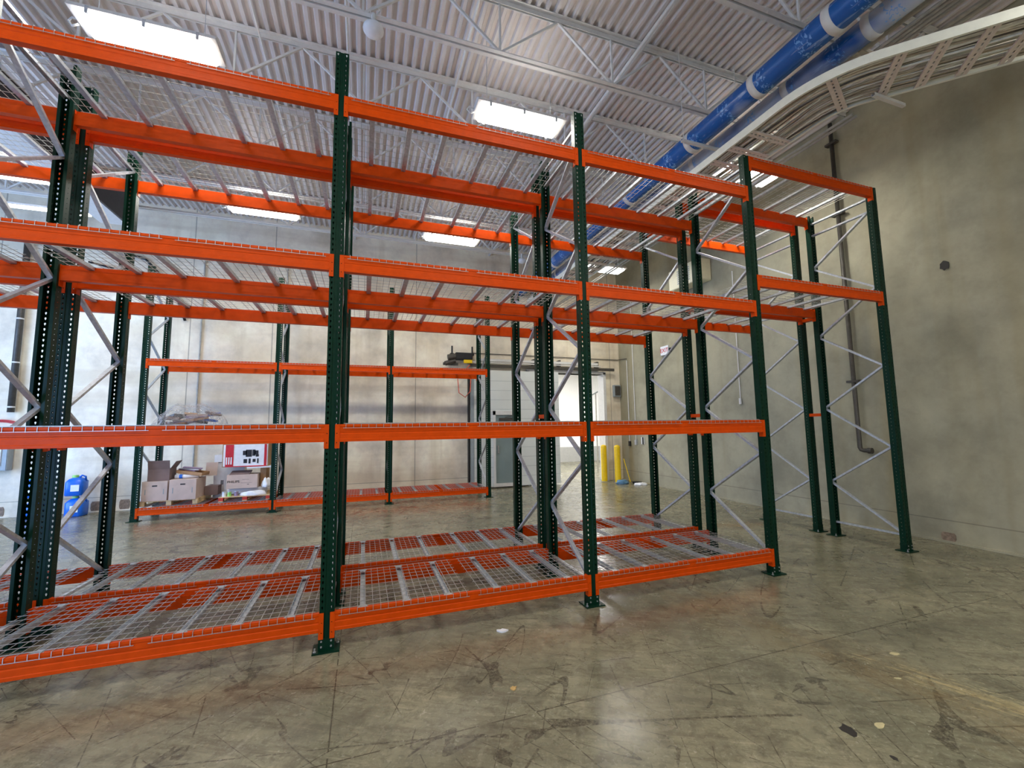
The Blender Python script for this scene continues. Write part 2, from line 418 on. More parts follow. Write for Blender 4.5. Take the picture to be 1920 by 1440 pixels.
LP = [(-2.38, 5.57, 'bright linear light at the upper left, largest in view'), (2.09, 5.5, 'bright linear light left of the second green post top'),
      (-2.03, 9.6, 'far linear light just left of the tall foreground post'), (1.91, 9.75, 'far linear light right of the tall foreground post, below the orange beam'),
      (-5.95, 9.45, 'bright linear light at the left photo edge behind the paired posts'), (6.5, 5.57, 'bright linear light above the cable tray by the right wall'),
      (6.45, 10.4, 'small far linear light in the back right corner'), (-6.45, 5.57, 'linear light beyond the left photo edge'),
      (-6.3, 1.3, 'linear light left of the camera'), (-2.2, 1.3, 'linear light above left of the camera'), (2.1, 1.3, 'linear light above the camera'), (6.5, .6, 'linear light above right near the right wall'),
      (-6.3, -2.9, 'linear light far behind left'), (-2.2, -2.9, 'linear light behind the camera on the left'), (2.1, -2.9, 'linear light behind the camera'), (6.5, -2.9, 'linear light behind the camera by the right wall')]
lt0 = make_light()
for i, (x, y, lb) in enumerate(LP):
    t = lt0 if i == 0 else copy_tree(lt0)
    t.location = (x, y, 6.33 if i != 5 else 6.36); t['label'] = lb
# slim strip light far left
t = thing('strip_light', 'slim strip light under the far left light', 'ceiling light', (-6.0, 10.6, 6.2))
b = B(); box(b, -.7, .7, -.06, .06, .03, .07); ob('housing', b, white, t)
b = B(); box(b, -.68, .68, -.05, .05, 0, .03); ob('diffuser', b, lensm, t)
b = B(); tube(b, [(0, 0, .07), (0, 0, ZD-6.2)], .004, 5); ob('hanger_wire', b, galv, t)
# lights of the next room
for i, x in enumerate((5.2, 9.5)):
    t = thing('ceiling_light', 'light in the next room, '+('left' if i == 0 else 'right')+' one above the opening', 'ceiling light', (x, 16.2, 4.45))
    b = B(); box(b, -.6, .6, -.3, .3, 0, .06); ob('housing', b, white, t)
    b = B(); box(b, -.56, .56, -.26, .26, -.02, 0); ob('diffuser', b, lensm, t)
    ld = bpy.data.lights.new('lamp_glow', 'AREA'); ld.shape = 'RECTANGLE'; ld.size = 1.1; ld.size_y = .5; ld.energy = 260; ld.color = (1, .99, .97)
    lo = bpy.data.objects.new('lamp_glow', ld); COL.objects.link(lo); lo.parent = t; lo.location = (0, 0, -.03)

# ------------------------------------------------------------------ pallet racks
TP = .0508
def post_mesh():
    """perforated open column: aisle face at y=0 (towards -y), open side towards +y, foot at z=0"""
    b = B(); H = ZT-.02
    n = int(H/TP); z00 = H-n*TP
    D = .078
    cols_face = [(-W/2, -.018), (.018, W/2)]
    tear = [(0, .012), (.0065, .008), (.0075, .001), (.0045, -.007), (.0025, -.013), (-.0025, -.013), (-.0045, -.007), (-.0075, .001), (-.0065, .008)]
    rnd = [(.0045*math.sin(a*math.pi/3), .0045*math.cos(a*math.pi/3)) for a in range(6)]
    def P_face(u, z): return (u, 0, z)
    def cell(fn, u0, u1, z0, hole, cu):
        uc, zc = cu, z0+TP/2
        bd = []
        for (du, dz) in hole:        # boundary point in the same direction
            L = math.hypot(du, dz); ex, ez = du/L, dz/L
            hu = (u1-uc) if ex > 0 else (uc-u0)
            s = min(hu/abs(ex) if abs(ex) > 1e-6 else 9, (TP/2)/abs(ez) if abs(ez) > 1e-6 else 9)
            bd.append((uc+ex*s, zc+ez*s))
        cor = [(u0, z0), (u1, z0), (u1, z0+TP), (u0, z0+TP)]
        hv = [b.verts.new(fn(uc+du, zc+dz)) for du, dz in hole]; bv = [b.verts.new(fn(*q)) for q in bd]
        N = len(hole)
        for i in range(N):
            j = (i+1) % N
            b.faces.new((hv[i], hv[j], bv[j], bv[i]))
            p, q = bd[i], bd[j]
            same = abs(p[0]-q[0]) < 1e-6 or abs(p[1]-q[1]) < 1e-6
            if not same:
                c = min(cor, key=lambda c: abs(c[0]-p[0])+abs(c[0]-q[0])+abs(c[1]-p[1])+abs(c[1]-q[1]))
                cv = b.verts.new(fn(*c)); b.faces.new((bv[i], bv[j], cv))
    for k in range(n):
        z = z00+k*TP
        for (u0, u1) in cols_face: cell(P_face, u0, u1, z, tear, (u0+u1)/2)
        cell(lambda u, zz: (-W/2, u, zz), 0, D, z, rnd, D*.5); cell(lambda u, zz: (W/2, u, zz), 0, D, z, rnd, D*.5)
    def quad(p0, p1):
        v = [b.verts.new((p0[0], p0[1], z00)), b.verts.new((p1[0], p1[1], z00)), b.verts.new((p1[0], p1[1], H)), b.verts.new((p0[0], p0[1], H))]; b.faces.new(v)
    # centre groove and return lips
    for a, c in (((-.018, 0), (-.012, .006)), ((-.012, .006), (.012, .006)), ((.012, .006), (.018, 0)), ((-W/2, D), (-W/2+.024, D)), ((W/2, D), (W/2-.024, D)), ((-W/2+.024, D), (-W/2+.024, D-.01)), ((W/2-.024, D), (W/2-.024, D-.01))): quad(a, c)
    if z00 > 1e-4:
        for a, c in (((-W/2, 0), (-.018, 0)), ((.018, 0), (W/2, 0)), ((-W/2, 0), (-W/2, D)), ((W/2, 0), (W/2, D)), ): 
            v = [b.verts.new((a[0], a[1], 0)), b.verts.new((c[0], c[1], 0)), b.verts.new((c[0], c[1], z00)), b.verts.new((a[0], a[1], z00))]; b.faces.new(v)
    bmesh.ops.remove_doubles(b, verts=b.verts, dist=.0004)
    return mesh('upright_post', b, green)
POST = post_mesh()
def foot_mesh():
    b = B(); box(b, -.105, .105, -.05, .125, 0, .012)
    for s in (-1, 1): box(b, s*.0585-.0035, s*.0585+.0035, -.004, .082, .012, .115)
    box(b, -.062, .062, -.0045, -.0005, .012, .105)
    return mesh('base_plate', b, green)
FOOT = foot_mesh()
def bolt_mesh():
    b = B(); tube(b, [(0, 0, 0), (0, -.007, 0)], .008, 6); face = mesh('shoe_bolt', b, chrome)
    b = B(); tube(b, [(0, 0, 0), (0, 0, .006)], .014, 6); tube(b, [(0, 0, .006), (0, 0, .03)], .007, 6); return face, mesh('anchor_bolt', b, chrome)
BOLT_F, BOLT_A = bolt_mesh()
BRP = [(-.022, 0), (.022, 0), (.022, .026), (.019, .026), (.019, .003), (-.019, .003), (-.019, .026), (-.022, .026)]
IN = .062
RUN = DEP-2*IN
STEP = .6
def brace_mesh(dz, sgn=1):
    b = B(); d = Vector((0, RUN, dz))
    ax = Vector((1, 0, 0)); ay = d.normalized().cross(ax)*sgn
    extrude_profile(b, BRP, (0, 0, 0), d, ax, ay)
    return mesh('brace', b, galv)
BR_UP, BR_DN, BR_H = brace_mesh(STEP), brace_mesh(-STEP, -1), brace_mesh(0)
def beam_profile():
    return [(0, 0), (0, -.02), (.004, -.025), (.004, -.068), (.007, -.072), (.007, -.08), (.004, -.084), (.004, -BH+.027), (0, -BH+.022), (0, -BH), (.058, -BH), (.058, -.042), (.036, -.042), (.036, 0)]
BEAMS = {}
def beam_mesh(L):
    k = round(L, 3)
    if k not in BEAMS:
        b = B(); extrude_profile(b, beam_profile(), (-L/2, 0, 0), (L/2, 0, 0), (0, 1, 0), (0, 0, 1)); BEAMS[k] = mesh('beam', b, orange)
    return BEAMS[k]
def connector_mesh(s):
    """angle end plate; s=+1 for the right end (origin at the beam end, post lies beyond)"""
    b = B()
    w0, w1 = 0, s*.033
    xa, xb = min(w0, w1), max(w0, w1)
    H = .208; hx = s*.018
    # face plate with two keyholes
    for z0, z1 in ((0, -.075), (-.083, -.155), (-.163, -H)): box(b, xa, xb, .0, .0045, z1, z0)
    for zc in (-.079, -.159):
        for u0, u1 in ((xa, hx-.004), (hx+.004, xb)):
            if u1 > u0: box(b, u0, u1, 0, .0045, zc-.004, zc+.004)
    box(b, min(0, -s*.005), max(0, -s*.005), 0, .06, -H, 0)
    return mesh('beam_connector', b, orange)
CONN = {1: connector_mesh(1), -1: connector_mesh(-1)}
def post(parent, x, y, flip, loc0):
    o = obj('upright_post', POST, parent, (x-loc0[0], y-loc0[1], .012), (0, 0, math.pi if flip else 0))
    m = o.modifiers.new('steel_thickness', 'SOLIDIFY'); m.thickness = .0022; m.offset = 0
    obj('base_plate', FOOT, o, (0, 0, -.012)); 
    if not flip and y < 5:
        for sx in (-1, 1):
            for z in (.04, .082): obj('shoe_bolt', BOLT_F, o, (sx*.038, -.0045, z-.012))
    if y < 6:
        obj('anchor_bolt', BOLT_A, o, (.085, .095, 0)); obj('anchor_bolt', BOLT_A, o, (-.085, -.02, 0))
def frame(parent, x, y0, near_low, loc0, tie=()):
    """one upright frame: aisle post at y0, rear post at y0+DEP; near_low = diagonals start at the near post"""
    post(parent, x, y0, False, loc0); post(parent, x, y0+DEP, True, loc0)
    lx, ly = x-loc0[0], y0+IN-loc0[1]
    obj('brace', BR_H, parent, (lx, ly, .235)); obj('brace', BR_H, parent, (lx, ly, 5.06)); obj('brace', BR_H, parent, (lx, ly, 5.27))
    z = .26; up = near_low
    for k in range(8):
        z1 = z+STEP
        if up: obj('brace', BR_UP, parent, (lx, ly, z))
        else: obj('brace', BR_DN, parent, (lx, ly, z1))
        z = z1; up = not up
def beam(parent, xa, xb, y, z, rear, loc0):
    """xa, xb: post centres; y: outer face plane"""
    L = xb-xa-W
    o = obj('beam', beam_mesh(L), parent, ((xa+xb)/2-loc0[0], y-loc0[1]+(.009 if rear else -.009), z), (0, 0, math.pi if rear else 0))
    obj('beam_connector', CONN[1], o, (L/2, 0, 0)); obj('beam_connector', CONN[-1], o, (-L/2, 0, 0))
def level_beams(parent, xa, xb, y0, z, loc0):
    beam(parent, xa, xb, y0, z, False, loc0); beam(parent, xa, xb, y0+DEP, z, True, loc0)

# wire decks
DW, DD = 1.125, DEP+.018
def wire_mesh():
    b = B(); r = .0026; h = DD/2+.0045
    xs = [-.54+.0635*k for k in range(18)]
    for x in xs: tube(b, [(x, -h, -.036), (x, -h, .003), (x, h, .003), (x, h, -.036)], r, 4, False)
    n = 11
    for k in range(n):
        y = -DD/2+.03+k*(DD-.06)/(n-1); tube(b, [(-DW/2, y, .008), (DW/2, y, .008)], r, 4, False)
    for s in (-1, 1): tube(b, [(-DW/2, s*(h+.004), -.033), (DW/2, s*(h+.004), -.033)], r, 4, False)
    return mesh('wire_grid', b, wirem)
def channel_mesh():
    b = B(); L = DD/2-.04
    extrude_profile(b, [(-.024, 0), (-.024, -.03), (.024, -.03), (.024, 0), (.020, 0), (.020, -.026), (-.020, -.026), (-.020, 0)], (0, -L, -.002), (0, L, -.002), (1, 0, 0), (0, 0, 1))
    for s in (-1, 1):
        v = [b.verts.new(p) for p in ((-.022, s*(L-.03), -.001), (.022, s*(L-.03), -.001), (.045, s*(L+.028), .0006), (-.045, s*(L+.028), .0006),
                                      (-.022, s*(L-.03), -.004), (.022, s*(L-.03), -.004), (.045, s*(L+.028), -.0002), (-.045, s*(L+.028), -.0002))]
        for f in ((0, 1, 2, 3), (7, 6, 5, 4), (0, 4, 5, 1), (1, 5, 6, 2), (2, 6, 7, 3), (3, 7, 4, 0)): b.faces.new([v[i] for i in f])
    return mesh('support_channel', b, galv)
WIRE, CHAN = wire_mesh(), channel_mesh()
def wire_deck(x, y0, z, label, group):
    t = thing('wire_deck', label, 'wire deck', (x, y0+DEP/2, z+.0004), 0, group)
    obj('wire_grid', WIRE, t)
    for u in (-.37, 0, .37): obj('support_channel', CHAN, t, (u, 0, 0))
def bay_decks(xa, xb, y0, z, lev, rack, bay):
    c = (xa+xb)/2
    for s, nm in ((-1, 'left'), (1, 'right')):
        wire_deck(c+s*.605, y0, z, '%s galvanized wire deck on %s shelf, %s rack, %s' % (nm, lev, rack, bay), 'wire decks on the %s rack' % rack)
BAYN = {-2: 'fifth bay from right wall', -1: 'fourth bay from right wall', 0: 'third bay from right wall', 1: 'second bay from right wall', 2: 'bay nearest right wall'}
for rack, y0, lab in (('front', YA, 'green and orange pallet rack row closest to the camera, with the tall foreground post'),
                      ('middle', YBR, 'green and orange pallet rack row standing back to back behind the front row')):
    o0 = (-5.287, y0, 0)
    t = thing('pallet_rack', lab, 'pallet rack', o0, 0, None)
    for i in range(-2, 4): frame(t, XP[i], y0, rack == 'front', o0)
    for i in range(-2, 3):
        xa, xb = XP[i], XP[i+1]
        lv = [(Z0, 'lowest'), (Z1, 'eye-level'), (Z2, 'upper-middle'), (Z3, 'top')] if i < 2 else [(Z2T, 'upper-middle'), (Z3T, 'top')]
        for z, nm in lv:
            level_beams(t, xa, xb, y0, z, o0); bay_decks(xa, xb, y0, z, nm, rack, BAYN[i])
    if rack == 'front':
        for i in range(1, 4):
            for z in (1.93, 3.58):
                b = B(); g0 = YA+DEP; 
                extrude_profile(b, [(-.045, 0), (.045, 0), (.045, .05), (.04, .05), (.04, .005), (-.04, .005), (-.04, .05), (-.045, .05)], (0, 0, 0), (0, GAP, 0), (1, 0, 0), (0, 0, 1))
                ob('row_spacer', b, orange, t, (XP[i]-o0[0], g0-o0[1], z))
o0 = (XC, YC, 0)
t = thing('pallet_rack', 'pallet rack row against the back wall holding cartons', 'pallet rack', o0)
for i in range(4): frame(t, XC+i*PC, YC, True, o0)
for i, bn in enumerate(('left bay', 'centre bay', 'right bay')):
    for z, nm in ((ZC0, 'lowest'), (ZC1, 'high')):
        level_beams(t, XC+i*PC, XC+(i+1)*PC, YC, z, o0); bay_decks(XC+i*PC, XC+(i+1)*PC, YC, z, nm, 'back', bn)

# ------------------------------------------------------------------ blue wrapped ducts
def duct(x, z, mat, bands, label, y1, r=.15):
    t = thing('round_duct', label, 'duct', (x, YF, z), 0, 'blue film-wrapped ducts')
    b = B(); ys = [0]
    n = 60; tube(b, [(0, k*(y1-YF)/n, 0) for k in range(n+1)], r, 32); ob('duct_pipe', b, mat, t, smooth=True)
    for yb in bands:
        b = B(); tube(b, [(0, yb-YF-.045, 0), (0, yb-YF-.04, 0), (0, yb-YF+.04, 0), (0, yb-YF+.045, 0)], [r, r+.012, r+.012, r], 32, False); ob('coupling_band', b, white, t, smooth=True)
    return t
duct(4.75, 6.19, film_a, [-3.6, -1.9, -.3, 1.85, 2.83, 3.78, 4.95, 6.6, 8.3, 10, 11.7], 'bright blue wrapped round duct, the one farther from the right wall', YB)
duct(5.235, 6.19, film_b, [-2.6, -.9, .9, 2.75, 3.72, 5.4, 7.2, 9, 10.8], 'faded blue and white wrapped round duct, next to the cable tray', YB, .132)
for yy, lb in ((4.78, 'white trapeze hanger strut under the blue ducts, nearest one in view'), (1.2, 'trapeze hanger strut under the ducts near the camera'), (8.4, 'trapeze hanger strut under the ducts, middle of the room'), (11.6, 'trapeze hanger strut under the ducts near the back wall')):
    t = thing('trapeze_hanger', lb, 'pipe hanger', (5.0, yy, 6.0), 0, 'trapeze hangers under the ducts')
    b = B(); extrude_profile(b, [(-.02, 0), (.02, 0), (.02, .04), (.016, .04), (.016, .004), (-.016, .004), (-.016, .04), (-.02, .04)], (-.62, 0, 0), (.55, 0, 0), (0, 1, 0), (0, 0, 1)); ob('strut', b, white, t)
    for sx in (-.58, .51):
        b = B(); tube(b, [(sx, 0, -.03), (sx, 0, ZD-6.0)], .005, 6); ob('threaded_rod', b, white, t)

# ------------------------------------------------------------------ cable tray with its 45 degree bend
TZ = 5.75; TC = (6.22, 3.63)
def tray_pt(s, off=0.0):
    """s: distance along the tray centre line, 0 at the start of the bend, negative towards the back wall; off: + is towards the left rail"""
    Rc = .98; arc = Rc*math.pi/4
    if s < 0: return Vector((TC[0]-Rc-off, TC[1]-s, 0))
    if s < arc:
        a = s/Rc; return Vector((TC[0]-(Rc+off)*math.cos(a), TC[1]-(Rc+off)*math.sin(a), 0))
    a = math.pi/4; q = Vector((TC[0]-(Rc+off)*math.cos(a), TC[1]-(Rc+off)*math.sin(a), 0))
    return q+Vector((math.sin(a), -math.cos(a), 0))*(s-arc)
def tray_dir(s):
    return (tray_pt(s+.01)-tray_pt(s-.01)).normalized()
SS = [-8.8+.4*k for k in range(22)]+[.0+.077*k for k in range(11)]+[1.1+.3*k for k in range(10)]
tr = thing('cable_tray', 'white ladder cable tray bending along the right wall, full of cables', 'cable tray', (5.24, 8, TZ))
OFS = Vector((5.24, 8, TZ))
for s, nm in ((1, 'side_rail'), (-1, 'side_rail')):
    b = B(); rings = []
    for q in SS:
        c = tray_pt(q, s*.375)-OFS; d = tray_dir(q); nrm = Vector((-d.y, d.x, 0)); nrm = -nrm if s*(tray_pt(q, .1)-tray_pt(q)).dot(nrm) < 0 else nrm
        prof = [(0, 0), (-.03, 0), (-.03, .005), (-.005, .005), (-.005, .105), (-.03, .105), (-.03, .11), (0, .11)]
        rings.append([b.verts.new(c+nrm*u+Vector((0, 0, TZ+v))) for u, v in prof])
    for a, c in zip(rings, rings[1:]):
        for k in range(8): b.faces.new((a[k], a[(k+1) % 8], c[(k+1) % 8], c[k]))
    ob(nm, b, railm, tr)
def rung_mesh():
    b = B(); L = .37
    for s in (-1, 1): box(b, -L, L, s*.038-.013, s*.038+.013, -.004, .018)
    box(b, -L, L, -.026, -.009, -.001, .004); box(b, -L, L, .009, .026, -.001, .004)
    k = -L
    while k < L-.03: box(b, k, k+.03, -.009, .009, -.001, .004); k += .07
    return mesh('rung', b, tray_m)
RUNG = rung_mesh()
rs = [-8.6+.34*k for k in range(25)]+[.42, .92, 1.28, 1.64, 2.0, 2.36, 2.72, 3.08, 3.44]
for q in rs:
    d = tray_dir(q); c = tray_pt(q)-OFS
    obj('rung', RUNG, tr, (c.x, c.y, .012), (0, 0, math.atan2(d.y, d.x)-math.pi/2))
b = B()
for k in range(56):
    off = random.uniform(-.33, .33); z = TZ+.036+random.random()**1.3*.085; rr = random.choice((.006, .008, .011, .014)); ph = random.uniform(0, 6.3); am = random.uniform(.003, .06) if k % 3 == 0 else .006
    pts = []
    for j, q in enumerate([-8.6+.35*i for i in range(25)]+[0.0+.1*i for i in range(1, 9)]+[1.0+.25*i for i in range(11)]):
        o_ = max(-.34, min(.34, off+am*math.sin(q*1.7+ph)+am*.6*math.sin(q*4.1+2*ph)))
        p = tray_pt(q, o_); pts.append((p.x, p.y, z+.012*math.sin(q*2.3+ph)))
    n0 = len(b.faces); tube(b, pts, rr, 5, False); mi = random.choice((0, 0, 1, 1, 2, 3))
    b.faces.ensure_lookup_table()
    for f in b.faces[n0:]: f.material_index = mi
o = ob('cable_bundle', b, [cablem, paint('light_cable_jacket', srgb(244, 240, 228), .5), paint('tan_cable_jacket', srgb(184, 170, 148), .6), paint('dark_cable_jacket', srgb(96, 88, 78), .6)], smooth=True, kind='stuff', label='mass of beige and grey cables lying in the white cable tray', category='cables')
# parallel conduits running front to back above and beside the tray
for x, z, r, lb in ((5.66, 6.45, .05, 'thick pale pipe beside the faded duct, nearer the duct'), (5.85, 6.5, .045, 'thick pale pipe beside the faded duct, nearer the tray'),
                    (6.35, 6.75, .02, 'thin pale conduit above the tray, leftmost of the upper bank'), (6.42, 6.75, .02, 'thin pale conduit above the tray, second of the upper bank'),
                    (6.49, 6.75, .02, 'thin pale conduit above the tray, third of the upper bank'), (6.56, 6.75, .02, 'thin pale conduit above the tray, fourth of the upper bank'),
                    (6.95, 6.85, .03, 'pale conduit high near the right wall, left one of a pair'), (7.05, 6.85, .03, 'pale conduit high near the right wall, right one of a pair'),
                    (5.80, 5.72, .018, 'conduit hugging the right rail of the tray, inner one'), (5.88, 5.72, .018, 'conduit hugging the right rail of the tray, outer one')):
    y0_ = YF if z > 6 else 3.35
    b = B(); tube(b, [(x, y0_, z), (x, YB, z)], r, 12)
    if r > .04:
        for yy in (1.9, 3.2, 4.6): box(b, x-.07, x+.07, yy-.03, yy+.03, z-r-.012, z-r)
    ob('conduit', b, cond, smooth=False, label=lb, category='conduit', group='ceiling conduits')
b = B(); extrude_profile(b, [(-.02, 0), (.02, 0), (.02, .04), (.016, .04), (.016, .004), (-.016, .004), (-.016, .04), (-.02, .04)], (.45, -4.95, -.045), (1.02, -4.95, -.045), (0, 1, 0), (0, 0, 1)); ob('outrigger_strut', b, white, tr)
# sprinkler and bridging lines under the deck
for x, z, r, lb in ((-1.5, 7.4, .012, 'thin white bridging rod crossing the joists above the left light'), (-.32, 7.3, .018, 'white pipe crossing the joists above the tall foreground post'),
                    (1.33, 7.42, .02, 'white bridging bar crossing the joists above the second light'), (3.7, 7.3, .028, 'white pipe crossing the joists above the second post, left of a pair'),
                    (3.8, 7.38, .02, 'white pipe crossing the joists above the second post, right of a pair')):
    b = B(); tube(b, [(x, YF, z), (x, YB, z)], r, 8); ob('overhead_pipe', b, white, label=lb, category='pipe', group='pipes crossing the joists')
for x, y, lb in ((.02, 4.9, 'round white dome hanging from the near joist above the foreground post'), (4.2, 11.05, 'round grey dome on the far joist beside the second rack line')):
    t = thing('ceiling_dome', lb, 'wireless dome', (x, y, 6.55), 0, 'round ceiling domes')
    b = B(); bmesh.ops.create_uvsphere(b, u_segments=24, v_segments=12, radius=.12)
    for v in b.verts: v.co.z *= .62
    ob('dome_shell', b, paper, t, smooth=True)
    b = B(); tube(b, [(0, 0, .06), (0, 0, .2)], .03, 10); ob('mount', b, white, t)
    b = B(); tube(b, [(.0, .02, .15), (-.05, .04, .3), (.03, .05, .4), (.07, .03, .3), (.02, .0, .18)], .006, 6); ob('cable', b, white, t)

# ------------------------------------------------------------------ right wall fittings
t = thing('drain_pipe', 'dark vertical steel pipe clamped to the right wall, ending in an elbow', 'pipe', (XR-.09, 5.18, 1.33))
b = B(); tube(b, [(0, 0, 6.15), (0, 0, .05), (0, -.02, .01), (0, -.06, 0), (0, -.16, 0)], .035, 14); ob('pipe_run', b, darkpipe, t, smooth=True)
for z in (5.75, 4.35, 1.22):
    b = B(); box(b, -.045, .05, -.1, .1, z-.02, z+.02); ob('pipe_clamp', b, darkpipe, t)
b = B(); tube(b, [(0, -.13, 0), (0, -.19, 0)], .05, 14); ob('pipe_cap', b, darkpipe, t)
t = thing('unit_heater', 'cream louvered wall unit high on the right wall behind the green posts', 'wall unit', (XR-.39, 8.35, 5.5))
b = B(); box(b, 0, .38, 0, 1.15, 0, .56); ob('casing', b, cream, t, bevel=.015)
b = B()
for k in range(7): box(b, -.012, .004, .35, .8, .1+k*.055, .125+k*.055)
ob('louvers', b, grey, t)
b = B(); tube(b, [(.2, .2, .56), (.2, .2, 1.2)], .03, 10); ob('flue', b, white, t)
t = thing('exit_sign', 'small white exit sign with red letters on the right wall', 'exit sign', (XR-.05, 10.25, 3.86))
b = B(); box(b, 0, .05, -.17, .17, 0, .27); ob('sign_box', b, paper, t, bevel=.006)
def text(body, size, mat, parent, loc, rot, name='lettering', ext=.002):
    cu = bpy.data.curves.new(name, 'FONT'); cu.body = body; cu.size = size; cu.extrude = ext; cu.align_x = 'CENTER'; cu.align_y = 'CENTER'
    to = bpy.data.objects.new(name+'_tmp', cu); COL.objects.link(to); dg = bpy.context.evaluated_depsgraph_get(); dg.update()
    me = bpy.data.meshes.new_from_object(to.evaluated_get(dg)); bpy.data.objects.remove(to); me.materials.clear(); me.materials.append(mat)
    return obj(name, me, parent, loc, rot)
text('EXIT', .17, redp, t, (-.004, 0, .135), (R(90), 0, R(-90)))
b = B(); box(b, .01, .05, -.24, -.18, .08, .18); ob('lamp_head', b, dark, t)
t = thing('junction_box', 'dark grey electrical box beside the opening, near the back right corner', 'electrical box', (8.2, YB-.12, 2.8))
b = B(); box(b, -.13, .13, 0, .12, 0, .4); ob('box_body', b, grey, t, bevel=.008)
b = B(); box(b, -.1, .1, -.012, .0, .04, .36); ob('box_cover', b, darkpipe, t)
for y, z0, z1, lb in ((12.2, 1.3, 4.0, 'thin pale conduit on the right wall nearest the back corner'), (11.85, 1.35, 6.2, 'thin pale conduit on the right wall, second from the back corner')):
    t = thing('wall_conduit', lb, 'conduit', (XR-.025, y, z0), 0, 'conduits on the right wall')
    b = B(); tube(b, [(0, 0, 0), (0, 0, z1-z0)], .013, 8); ob('conduit_run', b, white, t)
    b = B(); box(b, -.03, .02, -.045, .045, -.16, 0); ob('switch_box', b, dark if y > 12 else galv, t)
t = thing('wall_switch', 'black and white switch plate on the right wall near the back corner', 'switch', (XR-.03, 11.5, 1.22))
b = B(); box(b, 0, .03, -.05, .07, 0, .22); ob('plate', b, paper, t)
b = B(); box(b, -.02, .0, -.05, .0, 0, .22); ob('rocker', b, dark, t)
b = B(); tube(b, [(XR-.02, 7.7, 2.4), (XR-.02, 7.7, 5.5)], .012, 8); tube(b, [(XR-.03, 7.7, 2.28), (XR-.03, 7.7, 2.42)], .03, 8)
ob('wall_conduit', b, white, label='thin pale drop conduit below the cream wall unit', category='conduit')
b = B(); tube(b, [(3.0, YB-.03, 3.75), (2.9, YB-.03, 4.0), (3.1, YB-.03, 4.1), (8.3, YB-.03, 4.08)], .012, 8); tube(b, [(8.3, YB-.03, 4.08), (XR-.03, 12.5, 4.08), (XR-.03, 12.2, 4.06)], .012, 8)
ob('wall_conduit', b, darkpipe, label='thin horizontal conduit above the sliding door track', category='conduit')
# spalled hole and low patches
def patch(name, label, cat, loc, w_, h_, mat, wall):
    b = B(); n = 14; random.seed(len(label)); ring = []
    for k in range(n):
        a = 2*math.pi*k/n; r = random.uniform(.75, 1.1) if name == 'spalled_hole' else 1/max(abs(math.cos(a)), abs(math.sin(a)))
        ring.append((r*math.cos(a)*w_/2, r*math.sin(a)*h_/2))
    ax = (0, 1, 0) if wall == 'r' else (1, 0, 0); dv = (-.012, 0, 0) if wall == 'r' else (0, -.012, 0)
    extrude_profile(b, ring, (0, 0, 0), dv, ax, (0, 0, 1)); ob(name, b, mat, None, loc, label=label, category=cat)
patch('spalled_hole', 'small dark broken hole high on the right wall', 'wall hole', (XR, 3.8, 4.2), .13, .17, oil, 'r')
patch('wall_patch', 'small brown square patch at the foot of the right wall', 'patch', (XR, 4.12, .09), .17, .12, rustm, 'r')
patch('wall_patch', 'brown square patch low on the back wall beside the blue jugs', 'patch', (-5.8, YB, .13), .2, .22, rustm, 'b')
patch('wall_patch', 'brown square patch low on the back wall next to the back rack corner post', 'patch', (-5.27, YB, .14), .2, .22, rustm, 'b')
patch('wall_patch', 'brown square patch low on the back wall at the left photo edge', 'patch', (-7.5, YB, .12), .2, .22, rustm, 'b')
# kerb strip at the foot of the right wall
b = B(); box(b, XR-.03, XR, YF, YB, 0, .03); ob('baseboard_right', b, wall_r_m, kind='structure')
b = B(); box(b, XL, OX0, YB-.02, YB, 0, .03); ob('baseboard_back', b, wall_b_m, kind='structure')

# ------------------------------------------------------------------ opening, sliding door and operator
b = B()
for x in (OX0-.0, OX1): box(b, x-.05, x+.05, YB-.06, YB+.32, 0, OZ+.05)
box(b, OX0-.05, OX1+.05, YB-.06, YB+.32, OZ, OZ+.09); ob('trim_2', b, white, kind='structure')
t = thing('sliding_door', 'large white sliding cooler door pushed left of the opening', 'door', (4.45, YB-.22, .04))
b = B()
PX0, PX1 = 3.79-4.45, 4.47-4.45; dx0, dx1 = 3.0-4.45, 5.93-4.45; Hh = 3.52
for x0, x1, z0, z1 in ((dx0, PX0, 0, Hh), (PX1, dx1, 0, Hh), (PX0, PX1, 2.15, Hh)): box(b, x0, x1, 0, .1, z0, z1)
ob('door_panel', b, paint('white_insulated_panel', srgb(226, 230, 226), .4, var=.03, scale=1.5), t)
b = B()
for k in range(1, 12):
    z = k*.29
    box(b, dx0, (PX0 if z < 2.2 else dx1), -.003, 0, z, z+.006)
    if z < 2.2: box(b, PX1, dx1, -.003, 0, z, z+.006)
ob('panel_seams', b, grey, t)
b = B(); box(b, dx0-.05, dx0, -.02, .12, 0, Hh); ob('edge_gasket', b, dark, t)
b = B(); box(b, dx0+.02, dx0+.12, -.02, 0, 0, Hh); ob('edge_trim', b, grey, t)
b = B()
box(b, PX0-.08, PX0, -.03, .0, 0, 2.27); box(b, PX1, PX1+.08, -.03, .0, 0, 2.27); box(b, PX0-.08, PX1+.08, -.03, .0, 2.15, 2.27); box(b, PX0, PX1, -.03, .0, 0, .1); ob('wicket_frame', b, white, t)
wk = None
b = B(); box(b, PX0+.01, PX1-.01, .01, .06, .1, 2.14); wk = ob('wicket_door', b, slate, t)
b = B(); box(b, PX0+.06, PX0+.1, -.03, .01, 1.0, 1.22); ob('handle', b, chrome, wk)
b = B(); box(b, PX0+.12, PX1-.12, -.045, .01, 1.98, 2.06); tube(b, [(PX0+.3, -.04, 2.08), (PX0+.6, -.09, 2.14)], .012, 6); ob('door_closer', b, darkpipe, wk)
t = thing('door_track', 'long grey overhead track carrying the sliding cooler door', 'door track', (5.5, YB-.14, 3.66))
